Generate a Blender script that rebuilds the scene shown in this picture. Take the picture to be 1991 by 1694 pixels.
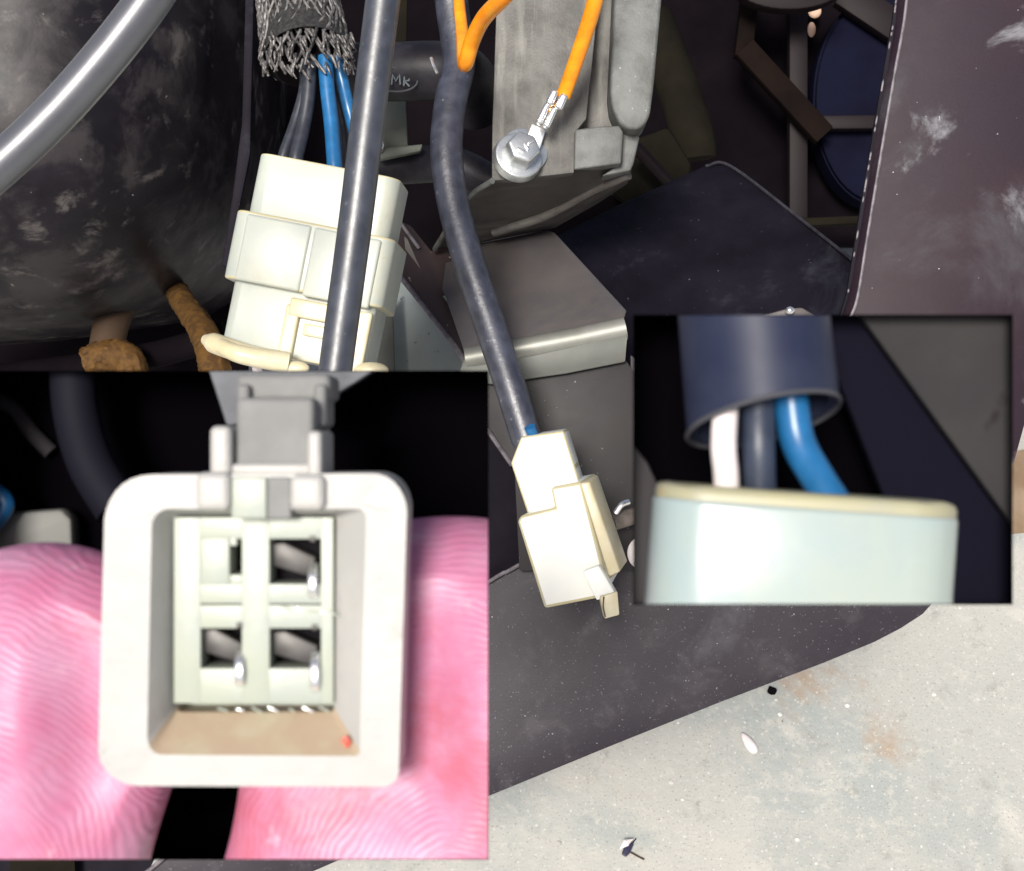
import bpy, bmesh, math, random
from mathutils import Vector, Matrix, noise

for o in list(bpy.data.objects):
    bpy.data.objects.remove(o)
random.seed(7)
S = bpy.context.scene

# ------------------------------------------------------------------ camera
PITCH = math.radians(50)
CAM = Vector((0, 0, 0.44))
RIGHT = Vector((1, 0, 0))
FWD = Vector((0, math.cos(PITCH), -math.sin(PITCH)))
UP = Vector((0, math.sin(PITCH), math.cos(PITCH)))
HFOV = math.radians(40)
F = 1991 / 2 / math.tan(HFOV / 2)          # focal length in photograph pixels
cd = bpy.data.cameras.new('camera')
cam = bpy.data.objects.new('camera', cd)
S.collection.objects.link(cam)
cam.location = CAM
cam.rotation_euler = (math.pi / 2 - PITCH, 0, 0)
cd.sensor_fit = 'HORIZONTAL'
cd.angle = HFOV
cd.clip_start = 0.01
cd.clip_end = 50
cd.dof.use_dof = True
cd.dof.focus_distance = 0.30
cd.dof.aperture_fstop = 95
S.camera = cam

# ------------------------------------------------------------------ daylight
TO_SUN = (RIGHT * -0.17 + UP * 0.13 - FWD * 0.95).normalized()
w = bpy.data.worlds.new('World')
S.world = w
w.use_nodes = True
nt = w.node_tree
sky = nt.nodes.new('ShaderNodeTexSky')
sky.sky_type = 'NISHITA'
sky.sun_disc = False
sky.sun_elevation = math.asin(TO_SUN.z)
sky.sun_rotation = math.atan2(TO_SUN.x, TO_SUN.y)
sky.air_density = 0.8
sky.dust_density = 4
sky.ozone_density = 0.3
bg = nt.nodes['Background']
bg.inputs['Strength'].default_value = 0.07
nt.links.new(sky.outputs[0], bg.inputs['Color'])
sd = bpy.data.lights.new('sun', 'SUN')
sd.energy = 3.2
sd.angle = math.radians(16)
sd.color = (1.0, 0.965, 0.90)
sun = bpy.data.objects.new('sun', sd)
S.collection.objects.link(sun)
sun.rotation_euler = (-TO_SUN).to_track_quat('-Z', 'Y').to_euler()
sun.location = CAM + TO_SUN * 2
S.view_settings.view_transform = 'Standard'
S.view_settings.look = 'None'
S.view_settings.exposure = 0.75
S.view_settings.gamma = 1
S.view_settings.use_curve_mapping = False

# ------------------------------------------------------------------ helpers
def P(x, y, d):
    """photograph pixel + depth (metres along the view axis) -> world point"""
    return CAM + (FWD + RIGHT * ((x - 995.5) / F) + UP * ((847 - y) / F)) * d

def Pfloor(x, y, z=0.0):
    r = FWD + RIGHT * ((x - 995.5) / F) + UP * ((847 - y) / F)
    return CAM + r * ((z - CAM.z) / r.z)

def frame(d, cx=0, cy=0, roll=0, yaw=0, pitch=0):
    """local frame whose unit is one photograph pixel at depth d: x right, y down, z away"""
    B = Matrix((RIGHT, -UP, FWD)).transposed().to_4x4()
    R = Matrix.Rotation(math.radians(roll), 4, 'Z') @ Matrix.Rotation(math.radians(yaw), 4, 'Y') @ Matrix.Rotation(math.radians(pitch), 4, 'X')
    return Matrix.Translation(P(cx, cy, d)) @ B @ R @ Matrix.Scale(d / F, 4)

def tag(o, label=None, cat=None, group=None, kind=None):
    if label: o['label'] = label
    if cat: o['category'] = cat
    if group: o['group'] = group
    if kind: o['kind'] = kind
    return o

def thing(name, loc, label, cat, group=None):
    o = bpy.data.objects.new(name, None)
    o.empty_display_size = 0.005
    S.collection.objects.link(o)
    o.location = loc
    return tag(o, label, cat, group)

def finish(bm, name, mat, parent=None, smooth=True, angle=35):
    bmesh.ops.recalc_face_normals(bm, faces=bm.faces[:])
    vs = [v.co for v in bm.verts]
    c = Vector([(min(v[i] for v in vs) + max(v[i] for v in vs)) / 2 for i in range(3)])
    bmesh.ops.translate(bm, verts=bm.verts[:], vec=-c)
    for f in bm.faces:
        f.smooth = smooth
    if smooth:
        for e in bm.edges:
            if len(e.link_faces) == 2 and e.calc_face_angle(0) > math.radians(angle):
                e.smooth = False
    me = bpy.data.meshes.new(name)
    bm.to_mesh(me)
    bm.free()
    for m in (mat if isinstance(mat, (list, tuple)) else [mat]):
        me.materials.append(m)
    o = bpy.data.objects.new(name, me)
    S.collection.objects.link(o)
    o.location = c
    if parent is not None:
        o.parent = parent
        pl, q = Vector(parent.location), parent.parent
        while q is not None:
            pl = pl + q.location
            q = q.parent
        o.location = c - pl
    return o

def add_prism(bm, front, off, bevel=0, seg=2, bmat=-1):
    """front: list of world points, off: world vector from the front to the back"""
    tmp = bmesh.new()
    a = [tmp.verts.new(p) for p in front]
    b = [tmp.verts.new(p + off) for p in front]
    n = len(a)
    tmp.faces.new(a)
    tmp.faces.new(b[::-1])
    for i in range(n):
        tmp.faces.new((a[i], b[i], b[(i + 1) % n], a[(i + 1) % n]))
    bmesh.ops.recalc_face_normals(tmp, faces=tmp.faces[:])
    if bevel:
        bmesh.ops.bevel(tmp, geom=tmp.edges[:], offset=bevel, segments=seg, profile=0.5, affect='EDGES', clamp_overlap=True, material=bmat)
    merge(bm, tmp)

def merge(bm, tmp):
    me = bpy.data.meshes.new('tmp')
    tmp.to_mesh(me)
    tmp.free()
    bm.from_mesh(me)
    bpy.data.meshes.remove(me)

def slab(pts, d, off, bevel=0, seg=2, bm=None, bmat=-1):
    """pts in photograph pixels (x, y[, depth]); off = (dx, dy, dz) in pixel units at depth d"""
    bm = bm or bmesh.new()
    s = d / F
    fr = [P(p[0], p[1], p[2] if len(p) > 2 else d) for p in pts]
    add_prism(bm, fr, (RIGHT * off[0] - UP * off[1] + FWD * off[2]) * s, bevel * s, seg, bmat)
    return bm

def box(M, x0, x1, y0, y1, z0, z1, bevel=0, seg=3, bm=None, bmat=-1):
    bm = bm or bmesh.new()
    tmp = bmesh.new()
    r = bmesh.ops.create_cube(tmp, size=1)
    for v in tmp.verts:
        v.co = Vector((x0 + (v.co.x + .5) * (x1 - x0), y0 + (v.co.y + .5) * (y1 - y0), z0 + (v.co.z + .5) * (z1 - z0)))
    if bevel:
        bmesh.ops.bevel(tmp, geom=tmp.edges[:], offset=bevel, segments=seg, profile=0.5, affect='EDGES', clamp_overlap=True, material=bmat)
    bmesh.ops.transform(tmp, matrix=M, verts=tmp.verts[:])
    merge(bm, tmp)
    return bm

def catmull(pts, n=10):
    pts = [Vector(p) for p in pts]
    if len(pts) < 3:
        return [pts[0].lerp(pts[-1], i / n) for i in range(n + 1)]
    q = [pts[0] * 2 - pts[1]] + pts + [pts[-1] * 2 - pts[-2]]
    out = []
    for i in range(1, len(q) - 2):
        a, b, c, e = q[i - 1], q[i], q[i + 1], q[i + 2]
        for k in range(n):
            t = k / n
            out.append(0.5 * ((2 * b) + (c - a) * t + (2 * a - 5 * b + 4 * c - e) * t * t + (3 * b - a - 3 * c + e) * t ** 3))
    out.append(q[-2])
    return out

def tube_w(path, radius, bm=None, seg=20, squash=None, cap=True, dome=False):
    """tube along world points; radius a number or function of t in 0..1; squash(t) -> scale along the view axis"""
    bm = bm or bmesh.new()
    n = len(path)
    rings = []
    t0 = (path[1] - path[0]).normalized()
    up = FWD - t0 * FWD.dot(t0)
    if up.length < 1e-4: up = UP - t0 * UP.dot(t0)
    up.normalize()
    prev = t0
    for i, p in enumerate(path):
        t = (path[min(i + 1, n - 1)] - path[max(i - 1, 0)]).normalized()
        up = (up - t * up.dot(t)).normalized()
        side = t.cross(up)
        tt = i / (n - 1)
        r = radius(tt) if callable(radius) else radius
        k = squash(tt) if squash else 1
        rings.append([bm.verts.new(p + (side * math.cos(a) + up * math.sin(a) * k) * r)
                      for a in (2 * math.pi * j / seg for j in range(seg))])
    for a, b in zip(rings, rings[1:]):
        for j in range(seg):
            bm.faces.new((a[j], a[(j + 1) % seg], b[(j + 1) % seg], b[j]))
    if cap:
        bm.faces.new(rings[0][::-1])
        bm.faces.new(rings[-1])
    return bm

def tube(pts, rpx, bm=None, n=10, seg=20, **kw):
    """pts (x, y, depth); rpx = radius in photograph pixels at the first point's depth"""
    path = catmull([P(*p) for p in pts], n)
    s = pts[0][2] / F
    r = (lambda t: rpx(t) * s) if callable(rpx) else rpx * s
    return tube_w(path, r, bm, seg, **kw)

def ellipsoid(M, cx, cy, cz, rx, ry, rz, bm=None, u=20, v=12):
    bm = bm or bmesh.new()
    tmp = bmesh.new()
    bmesh.ops.create_uvsphere(tmp, u_segments=u, v_segments=v, radius=1)
    bmesh.ops.transform(tmp, matrix=M @ Matrix.Translation((cx, cy, cz)) @ Matrix.Diagonal((rx, ry, rz, 1)), verts=tmp.verts[:])
    merge(bm, tmp)
    return bm

def wobble(bm, amp, scale, seed=0):
    for v in bm.verts:
        v.co += noise.noise_vector(v.co * scale + Vector((seed, 0, 0))) * amp

def clip(bm, planes):
    for co, no in planes:
        r = bmesh.ops.bisect_plane(bm, geom=bm.verts[:] + bm.edges[:] + bm.faces[:], dist=1e-7, plane_co=co, plane_no=no, clear_outer=True)
        ed = [e for e in r['geom_cut'] if isinstance(e, bmesh.types.BMEdge) and e.is_boundary]
        if ed:
            bmesh.ops.holes_fill(bm, edges=ed, sides=0)
    return bm

# ------------------------------------------------------------------ materials
def mat(name, col, rough=0.5, metal=0.0, spec=0.5, var=0.0, var_scale=120, col2=None, spots=None, streak=None,
        bump=0.0, bump_scale=1500, sss=0.0, sss_col=(0.01, 0.008, 0.005), coat=0.0, rough_var=0.0, blobs=None, trans=0.0):
    m = bpy.data.materials.new(name)
    m.use_nodes = True
    t = m.node_tree
    N, L = t.nodes, t.links
    b = N['Principled BSDF']
    b.inputs['Roughness'].default_value = rough
    b.inputs['Metallic'].default_value = metal
    b.inputs['Specular IOR Level'].default_value = spec
    b.inputs['Coat Weight'].default_value = coat
    if sss:
        b.inputs['Subsurface Weight'].default_value = sss
        b.inputs['Subsurface Radius'].default_value = sss_col
        b.inputs['Subsurface Scale'].default_value = 1.0
    tc = N.new('ShaderNodeTexCoord')
    out = None
    def rgb(c):
        n = N.new('ShaderNodeRGB'); n.outputs[0].default_value = (*c, 1); return n.outputs[0]
    def ramp(src, lo, hi):
        n = N.new('ShaderNodeMapRange'); n.inputs[1].default_value = lo; n.inputs[2].default_value = hi
        n.interpolation_type = 'SMOOTHSTEP'; L.new(src, n.inputs[0]); return n.outputs[0]
    def nz(scale, detail=5, rgh=0.6, dist=0.0, stretch=None):
        n = N.new('ShaderNodeTexNoise'); n.inputs['Scale'].default_value = scale; n.inputs['Detail'].default_value = detail
        n.inputs['Roughness'].default_value = rgh; n.inputs['Distortion'].default_value = dist
        if stretch:
            mp = N.new('ShaderNodeMapping'); mp.inputs['Scale'].default_value = stretch[0]; mp.inputs['Rotation'].default_value = stretch[1]
            L.new(tc.outputs['Object'], mp.inputs[0]); L.new(mp.outputs[0], n.inputs['Vector'])
        else:
            L.new(tc.outputs['Object'], n.inputs['Vector'])
        return n.outputs['Fac']
    def mix(f, a, c):
        n = N.new('ShaderNodeMix'); n.data_type = 'RGBA'
        L.new(f, n.inputs[0]); L.new(a, n.inputs[6]); L.new(c, n.inputs[7]); return n.outputs[2]
    out = rgb(col)
    if var or col2:
        c2 = col2 or tuple(min(1, x * (1 + var) + var * 0.01) for x in col)
        out = mix(ramp(nz(var_scale), 0.35, 0.68), out, rgb(c2))
    for (bc, scale, lo, hi) in (blobs or []):
        out = mix(ramp(nz(scale, 8, 0.65, 0.4), lo, hi), out, rgb(bc))
    if streak:
        (sc, scale, lo, hi, stretch) = streak
        out = mix(ramp(nz(scale, 4, 0.6, 0, stretch), lo, hi), out, rgb(sc))
    if spots:
        for (scol, scale, lo, hi) in spots:
            out = mix(ramp(nz(scale, 2, 0.5), lo, hi), out, rgb(scol))
    L.new(out, b.inputs['Base Color'])
    if rough_var:
        n = N.new('ShaderNodeMapRange'); n.inputs[3].default_value = max(0, rough - rough_var); n.inputs[4].default_value = min(1, rough + rough_var)
        L.new(nz(var_scale * 2.3), n.inputs[0]); L.new(n.outputs[0], b.inputs['Roughness'])
    if bump:
        bn = N.new('ShaderNodeBump'); bn.inputs['Strength'].default_value = bump; bn.inputs['Distance'].default_value = 0.0004
        L.new(nz(bump_scale, 6, 0.65), bn.inputs['Height']); L.new(bn.outputs[0], b.inputs['Normal'])
    return m

DUST = (0.30, 0.30, 0.31)
rubber = mat('rubber', (0.024, 0.027, 0.037), 0.42, spec=0.9, var=0.6, var_scale=200, spots=[((0.10, 0.11, 0.12), 700, 0.66, 0.78)], rough_var=0.14, bump=0.16, bump_scale=260)
rubber_old = mat('rubber_old', (0.024, 0.026, 0.038), 0.38, spec=0.75, var=0.7, var_scale=250, spots=[((0.12, 0.13, 0.15), 700, 0.66, 0.8)], bump=0.25, bump_scale=700, rough_var=0.1)
hose_black = mat('hose_black', (0.007, 0.006, 0.009), 0.5, spec=.22, var=.8, var_scale=120, bump=.15, bump_scale=500)
wire_black = mat('wire_black', (0.022, 0.024, 0.032), 0.38, var=0.4, var_scale=500)
wire_navy = mat('wire_navy', (0.020, 0.027, 0.046), 0.45, var=.4, var_scale=300, bump=.2, bump_scale=500)
wire_blue = mat('wire_blue', (0.010, 0.095, 0.235), 0.32, var=0.3, var_scale=400, rough_var=0.05)
wire_white = mat('wire_white', (0.66, 0.60, 0.59), 0.4, var=0.1, var_scale=400)
orange = mat('orange', (0.80, 0.24, 0.006), 0.35, col2=(0.84, 0.33, 0.01), var_scale=260)
nylon = mat('nylon', (0.40, 0.43, 0.385), 0.34, spec=.4, col2=(0.48, 0.485, 0.41), var_scale=70, sss=0.2, sss_col=(0.002, 0.002, 0.0015), blobs=[((0.42, 0.40, 0.28), 60, 0.56, 0.76)], spots=[((0.40, 0.33, 0.20), 900, 0.75, 0.80)], bump=0.08, bump_scale=350)
nylon_edge = mat('nylon_edge', (0.52, 0.46, 0.27), 0.36, col2=(0.50, 0.46, 0.32), var_scale=160, sss=0.2, sss_col=(0.002, 0.0015, 0.001), blobs=[((0.34, 0.25, 0.12), 260, 0.62, 0.76)])
nylon_aged = mat('nylon_aged', (0.55, 0.48, 0.30), 0.38, col2=(0.60, 0.55, 0.40), var_scale=160, sss=0.25, sss_col=(0.002, 0.0015, 0.001), bump=0.06, bump_scale=500)
nylon_lit = mat('nylon_lit', (0.86, 0.86, 0.78), 0.34, col2=(0.82, 0.83, 0.77), var_scale=80, sss=0.2, sss_col=(0.002, 0.002, 0.0015), bump=0.06, bump_scale=350)  # whiter nylon, the hanging plug's overexposed light put into the colour
zinc = mat('zinc', (0.62, 0.64, 0.64), 0.38, metal=0.85, var=0.15, var_scale=700, rough_var=0.12, bump=0.12)
tin = mat('tin', (0.82, 0.82, 0.82), 0.25, metal=0.9, var=0.1, var_scale=600)
cast = mat('cast_alloy', (0.112, 0.108, 0.099), 0.55, metal=0.2, col2=(0.068, 0.066, 0.060), var_scale=140,
           streak=((0.17, 0.165, 0.15), 300, 0.48, 0.70, ((1.0, 0.13, 0.13), (0.0, 0.9, 0.5))), blobs=[((0.060, 0.053, 0.040), 70, 0.55, 0.75)], bump=0.25, bump_scale=1800, rough_var=0.12)
cast_raw = mat('cast_alloy_raw', (0.135, 0.14, 0.135), 0.6, metal=0.1, col2=(0.085, 0.087, 0.083), var_scale=160, blobs=[((0.065, 0.06, 0.05), 60, 0.54, 0.74)], spots=[((0.36, 0.36, 0.36), 800, 0.70, 0.78)], bump=0.35, bump_scale=1600)
cast_brown = mat('cast_alloy_brown', (0.095, 0.085, 0.080), 0.5, metal=0.3, col2=(0.06, 0.053, 0.048), var_scale=90, streak=((0.15, 0.14, 0.125), 120, 0.52, 0.74, ((0.2, 1, 1), (0, 0.2, 0.3))), bump=0.2, bump_scale=900)  # darker, browner alloy for the underside and rib
sheet = mat('sheet_steel', (0.125, 0.110, 0.107), 0.42, metal=0.2, col2=(0.090, 0.083, 0.087), var_scale=45, blobs=[((0.13, 0.115, 0.10), 60, 0.52, 0.75)], spots=[((0.3, 0.3, 0.3), 900, 0.76, 0.82)], rough_var=0.10, bump=0.05, bump_scale=600)
sheet_bend = mat('sheet_bend', (0.20, 0.20, 0.175), 0.46, metal=0.4, col2=(0.26, 0.26, 0.235), var_scale=90, rough_var=0.1)  # lighter than the sheet, the highlight along the bend put into the colour
sheet_flange = mat('sheet_flange', (0.105, 0.110, 0.098), 0.5, metal=0.1, spec=.3, col2=(0.085, 0.088, 0.08), var_scale=60, blobs=[((0.10, 0.092, 0.08), 80, 0.58, 0.75)], bump=0.05)
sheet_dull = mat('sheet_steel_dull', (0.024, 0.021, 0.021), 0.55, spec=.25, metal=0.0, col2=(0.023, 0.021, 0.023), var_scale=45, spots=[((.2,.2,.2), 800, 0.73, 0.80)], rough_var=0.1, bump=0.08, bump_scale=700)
paint_black = mat('black_paint', (0.023, 0.019, 0.025), 0.5, spec=0.28, col2=(0.033, 0.028, 0.034), var_scale=30, blobs=[((0.075, 0.072, 0.08), 34, 0.56, 0.78), ((0.05, 0.044, 0.05), 110, 0.54, 0.72)],
                  spots=[((0.30, 0.30, 0.32), 760, 0.745, 0.78), ((0.15, 0.145, 0.155), 1900, 0.66, 0.76)], bump=0.14, bump_scale=1500, rough_var=0.08)
paint_maroon = mat('maroon_black_paint', (0.017, 0.0095, 0.017), 0.55, spec=0.2, col2=(0.024, 0.012, 0.016), var_scale=22,
                   blobs=[((0.050, 0.046, 0.054), 24, 0.50, 0.68), ((0.20, 0.20, 0.215), 44, 0.56, 0.70)], spots=[((0.45, 0.45, 0.45), 800, 0.76, 0.80)], bump=0.08, rough_var=0.08)
plastic_tank = mat('tank_plastic', (0.0055, 0.0045, 0.007), 0.42, spec=0.16, col2=(0.013, 0.011, 0.015), var_scale=50,
                   blobs=[((0.030, 0.026, 0.028), 55, 0.46, 0.62), ((0.085, 0.075, 0.074), 95, 0.55, 0.70)], spots=[((0.16, 0.15, 0.15), 600, 0.75, 0.80)], bump=0.12, bump_scale=300, rough_var=0.12)
dark_matte = mat('dark_matte', (0.0030, 0.0020, 0.0032), 0.9, spec=0.04, col2=(0.0055, 0.0038, 0.0050), var_scale=30, bump=0.1, bump_scale=400)  # near-black, carries the unlit depth of the bay on its back plates
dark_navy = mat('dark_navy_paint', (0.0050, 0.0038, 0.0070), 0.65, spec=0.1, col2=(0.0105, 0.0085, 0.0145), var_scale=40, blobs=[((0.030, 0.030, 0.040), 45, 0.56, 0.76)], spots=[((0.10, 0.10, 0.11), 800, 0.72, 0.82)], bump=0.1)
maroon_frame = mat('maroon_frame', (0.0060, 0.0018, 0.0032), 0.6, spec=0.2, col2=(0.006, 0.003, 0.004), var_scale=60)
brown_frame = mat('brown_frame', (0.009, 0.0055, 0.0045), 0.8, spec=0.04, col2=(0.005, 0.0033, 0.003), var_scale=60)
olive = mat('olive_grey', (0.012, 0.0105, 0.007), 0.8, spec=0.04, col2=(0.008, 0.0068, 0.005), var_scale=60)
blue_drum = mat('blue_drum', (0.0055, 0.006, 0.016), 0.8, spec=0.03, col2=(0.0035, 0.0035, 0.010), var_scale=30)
grey_green = mat('grey_green_plate', (0.28, 0.32, 0.315), 0.6, col2=(0.22, 0.255, 0.255), var_scale=35, spots=[((0.08, 0.08, 0.08), 500, 0.72, 0.76)])
braid = mat('braid', (0.020, 0.020, 0.020), 0.85, spec=.2, col2=(0.042, 0.041, 0.040), var_scale=1200, bump=0.6, bump_scale=1400)
fray = mat('fray', (0.028, 0.026, 0.026), 0.45, col2=(0.15, 0.14, 0.135), var_scale=600)
ochre = mat('ochre_braid', (0.105, 0.052, 0.013), 0.75, spec=.2, col2=(0.055, 0.027, 0.009), var_scale=500, bump=0.5, bump_scale=1100)
brown_tube = mat('brown_tube', (0.060, 0.038, 0.024), 0.7, spec=.1, col2=(0.055, 0.035, 0.024), var_scale=90)
sage = mat('sage_plastic', (0.12, 0.135, 0.105), 0.5, col2=(0.09, 0.10, 0.08), var_scale=60)
sheath = mat('silver_sheath', (0.095, 0.097, 0.110), 0.36, metal=0.3, spec=1.0, rough_var=0.08, bump=0.08, bump_scale=250, var=0.1, var_scale=200)
edge_worn = mat('worn_edge', (0.17, 0.15, 0.165), 0.5, metal=0.2, col2=(0.08, 0.07, 0.08), var_scale=500)
inset_black = mat('box_black', (0.0018, 0.0014, 0.0022), 0.95, spec=0.0)
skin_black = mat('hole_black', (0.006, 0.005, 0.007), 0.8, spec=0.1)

def concrete():
    m = mat('concrete', (0.375, 0.375, 0.348), 0.88, spec=0.2, col2=(0.454, 0.433, 0.390), var_scale=7,
            blobs=[((0.317, 0.337, 0.322), 14, 0.46, 0.64), ((0.486, 0.469, 0.426), 34, 0.54, 0.72), ((0.285, 0.285, 0.260), 90, 0.56, 0.74), ((0.348, 0.274, 0.208), 13, 0.585, 0.70), ((0.444, 0.433, 0.395), 240, 0.52, 0.70)],
            spots=[((0.612, 0.611, 0.572), 300, 0.735, 0.80), ((0.169, 0.158, 0.146), 420, 0.765, 0.79), ((0.232, 0.222, 0.203), 1300, 0.58, 0.75), ((0.549, 0.538, 0.500), 800, 0.62, 0.74)], bump=0.5, bump_scale=500)
    return m

def skin(name, centre):
    """pink skin; ridges are fine relief in rings round a whorl at world point centre"""
    m = mat(name, (0.46, 0.145, 0.255), 0.46, spec=0.45, col2=(0.50, 0.25, 0.37), var_scale=110, blobs=[((0.45, 0.12, 0.18), 70, 0.48, 0.68), ((0.56, 0.33, 0.42), 240, 0.58, 0.76)], sss=0.25, sss_col=(0.0004, 0.00018, 0.00012))
    t = m.node_tree; N, L = t.nodes, t.links
    b = N['Principled BSDF']
    g = N.new('ShaderNodeNewGeometry')
    sub = N.new('ShaderNodeVectorMath'); sub.operation = 'SUBTRACT'; sub.inputs[1].default_value = centre
    L.new(g.outputs['Position'], sub.inputs[0])
    cmb = N.new('ShaderNodeCombineXYZ')
    for k, ax in enumerate((RIGHT, UP)):
        dt = N.new('ShaderNodeVectorMath'); dt.operation = 'DOT_PRODUCT'; dt.inputs[1].default_value = ax
        L.new(sub.outputs[0], dt.inputs[0]); L.new(dt.outputs['Value'], cmb.inputs[k])
    wv = N.new('ShaderNodeTexWave'); wv.wave_type = 'RINGS'; wv.rings_direction = 'SPHERICAL'
    wv.inputs['Scale'].default_value = 640; wv.inputs['Distortion'].default_value = 20
    wv.inputs['Detail'].default_value = 3.0; wv.inputs['Detail Scale'].default_value = 0.22
    L.new(cmb.outputs[0], wv.inputs['Vector'])
    bn = N.new('ShaderNodeBump'); bn.inputs['Strength'].default_value = 0.65; bn.inputs['Distance'].default_value = 0.00010
    br = N.new('ShaderNodeTexNoise'); br.inputs['Scale'].default_value = 900; br.inputs['Detail'].default_value = 4
    L.new(g.outputs['Position'], br.inputs['Vector'])
    ml = N.new('ShaderNodeMath'); ml.operation = 'MULTIPLY'
    L.new(wv.outputs['Fac'], ml.inputs[0]); L.new(br.outputs['Fac'], ml.inputs[1])
    L.new(ml.outputs[0], bn.inputs['Height'])
    L.new(bn.outputs[0], b.inputs['Normal'])
    return m

# ------------------------------------------------------------------ setting
bm = bmesh.new()
bmesh.ops.create_grid(bm, x_segments=2, y_segments=2, size=4)
fl = finish(bm, 'floor', concrete(), smooth=False)
tag(fl, kind='structure')

# engine bay behind everything, its deep shade put into near-black colours
def one(name, bm, m, label, cat, group=None, **kw):
    return tag(finish(bm, name, m, **kw), label, cat, group)

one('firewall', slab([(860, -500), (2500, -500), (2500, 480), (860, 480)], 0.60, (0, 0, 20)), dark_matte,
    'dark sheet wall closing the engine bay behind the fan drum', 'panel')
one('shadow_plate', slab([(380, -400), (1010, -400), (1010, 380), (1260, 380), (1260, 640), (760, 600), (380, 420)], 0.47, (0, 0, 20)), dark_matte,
    'plate coloured as deep shade behind the braided sleeve and the black hose', 'panel')
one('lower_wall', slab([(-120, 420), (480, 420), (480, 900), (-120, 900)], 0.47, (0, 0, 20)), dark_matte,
    'plate coloured as deep shade below the black tank behind the ochre sleeve', 'panel')

# fan drum and frame in the background, colours darkened for the bay's shade
D = 0.575
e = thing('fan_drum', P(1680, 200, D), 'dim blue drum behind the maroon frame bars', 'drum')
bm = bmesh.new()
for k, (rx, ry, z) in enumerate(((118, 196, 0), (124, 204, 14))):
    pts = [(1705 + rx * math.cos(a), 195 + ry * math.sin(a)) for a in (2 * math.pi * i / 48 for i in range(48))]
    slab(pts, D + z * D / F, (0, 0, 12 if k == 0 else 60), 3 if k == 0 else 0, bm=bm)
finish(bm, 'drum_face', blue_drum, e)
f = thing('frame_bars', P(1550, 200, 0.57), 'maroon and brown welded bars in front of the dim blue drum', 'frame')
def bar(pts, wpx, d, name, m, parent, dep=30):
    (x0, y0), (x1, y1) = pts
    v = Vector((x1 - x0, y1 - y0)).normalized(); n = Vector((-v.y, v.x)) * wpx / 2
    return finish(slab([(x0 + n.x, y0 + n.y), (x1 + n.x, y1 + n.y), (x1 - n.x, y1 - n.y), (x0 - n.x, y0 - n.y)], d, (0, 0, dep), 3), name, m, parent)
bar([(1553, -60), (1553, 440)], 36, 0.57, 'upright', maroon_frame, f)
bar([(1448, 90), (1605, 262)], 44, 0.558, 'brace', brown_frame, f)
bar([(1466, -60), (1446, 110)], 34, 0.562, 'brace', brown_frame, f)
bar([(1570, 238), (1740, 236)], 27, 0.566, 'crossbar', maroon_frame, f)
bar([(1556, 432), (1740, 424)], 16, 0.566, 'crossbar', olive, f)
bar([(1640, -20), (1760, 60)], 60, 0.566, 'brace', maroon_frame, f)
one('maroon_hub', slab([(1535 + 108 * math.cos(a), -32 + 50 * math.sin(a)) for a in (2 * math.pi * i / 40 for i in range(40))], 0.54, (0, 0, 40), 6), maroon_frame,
    'maroon round hub above the upright bar', 'hub')
e = thing('light_gap', P(1582, 35, 0.63), 'small pale patches painted as lit gaps beside the maroon upright', 'gap')
for (x, y, a, b_) in ((1584, 22, 13, 14), (1578, 58, 8, 15)):
    finish(ellipsoid(frame(0.59), x, y, 0, a, b_, 5), 'patch', mat('pale_patch', (0.75, 0.5, 0.36), 0.6), e)  # solid pale blobs, light through the gaps put into their colour

# olive ducts right of the casting
one('olive_duct', tube([(1270, 40, .50), (1310, 150, .49), (1345, 260, .48), (1352, 310, .48)], 40, dome=False), olive, 'dull olive duct hanging behind the alloy casting', 'duct')
e = thing('olive_block', P(1260, 380, .47), 'dull olive block with a rusty rod below the alloy casting', 'block')
finish(slab([(1185, 372), (1230, 270), (1300, 245), (1345, 320), (1330, 385), (1290, 425), (1235, 412)], .46, (10, 0, 60), 10), 'body', olive, e)
finish(tube([(1235, 285, .445), (1322, 378, .45)], 12), 'rod', maroon_frame, e)
finish(ellipsoid(frame(.445), 1322, 372, 0, 16, 20, 12), 'rod_tip', mat('rust', (0.42, 0.23, 0.08), 0.7, var=0.5, var_scale=400, bump=0.4), e)

# dark plate in the middle with bluish upper edge
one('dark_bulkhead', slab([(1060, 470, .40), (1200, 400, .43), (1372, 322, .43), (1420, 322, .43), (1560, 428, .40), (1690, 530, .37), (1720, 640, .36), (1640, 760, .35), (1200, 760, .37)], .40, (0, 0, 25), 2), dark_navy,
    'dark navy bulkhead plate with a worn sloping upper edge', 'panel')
one('worn_rim', tube([(1372, 323, .4285), (1420, 323, .4285), (1560, 429, .3985), (1688, 530, .3685)], 3.0, n=8, seg=8), mat('dusty_rim', (0.030, 0.028, 0.038), .8, col2=(.010, .009, .014), var_scale=300), 'dusty worn rim along the navy bulkhead', 'rim')
one('bracket_stub', slab([(1466, 618), (1530, 600), (1560, 598), (1590, 616), (1600, 660), (1440, 660)], .345, (0, 0, 18), 4), sheet, 'small grey metal stub poking up beside the maroon side panel', 'bracket')
one('stub_screw', ellipsoid(frame(.343), 1536, 604, 0, 9, 8, 8), tin, 'tiny bright screw on the grey metal stub', 'screw')

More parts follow.
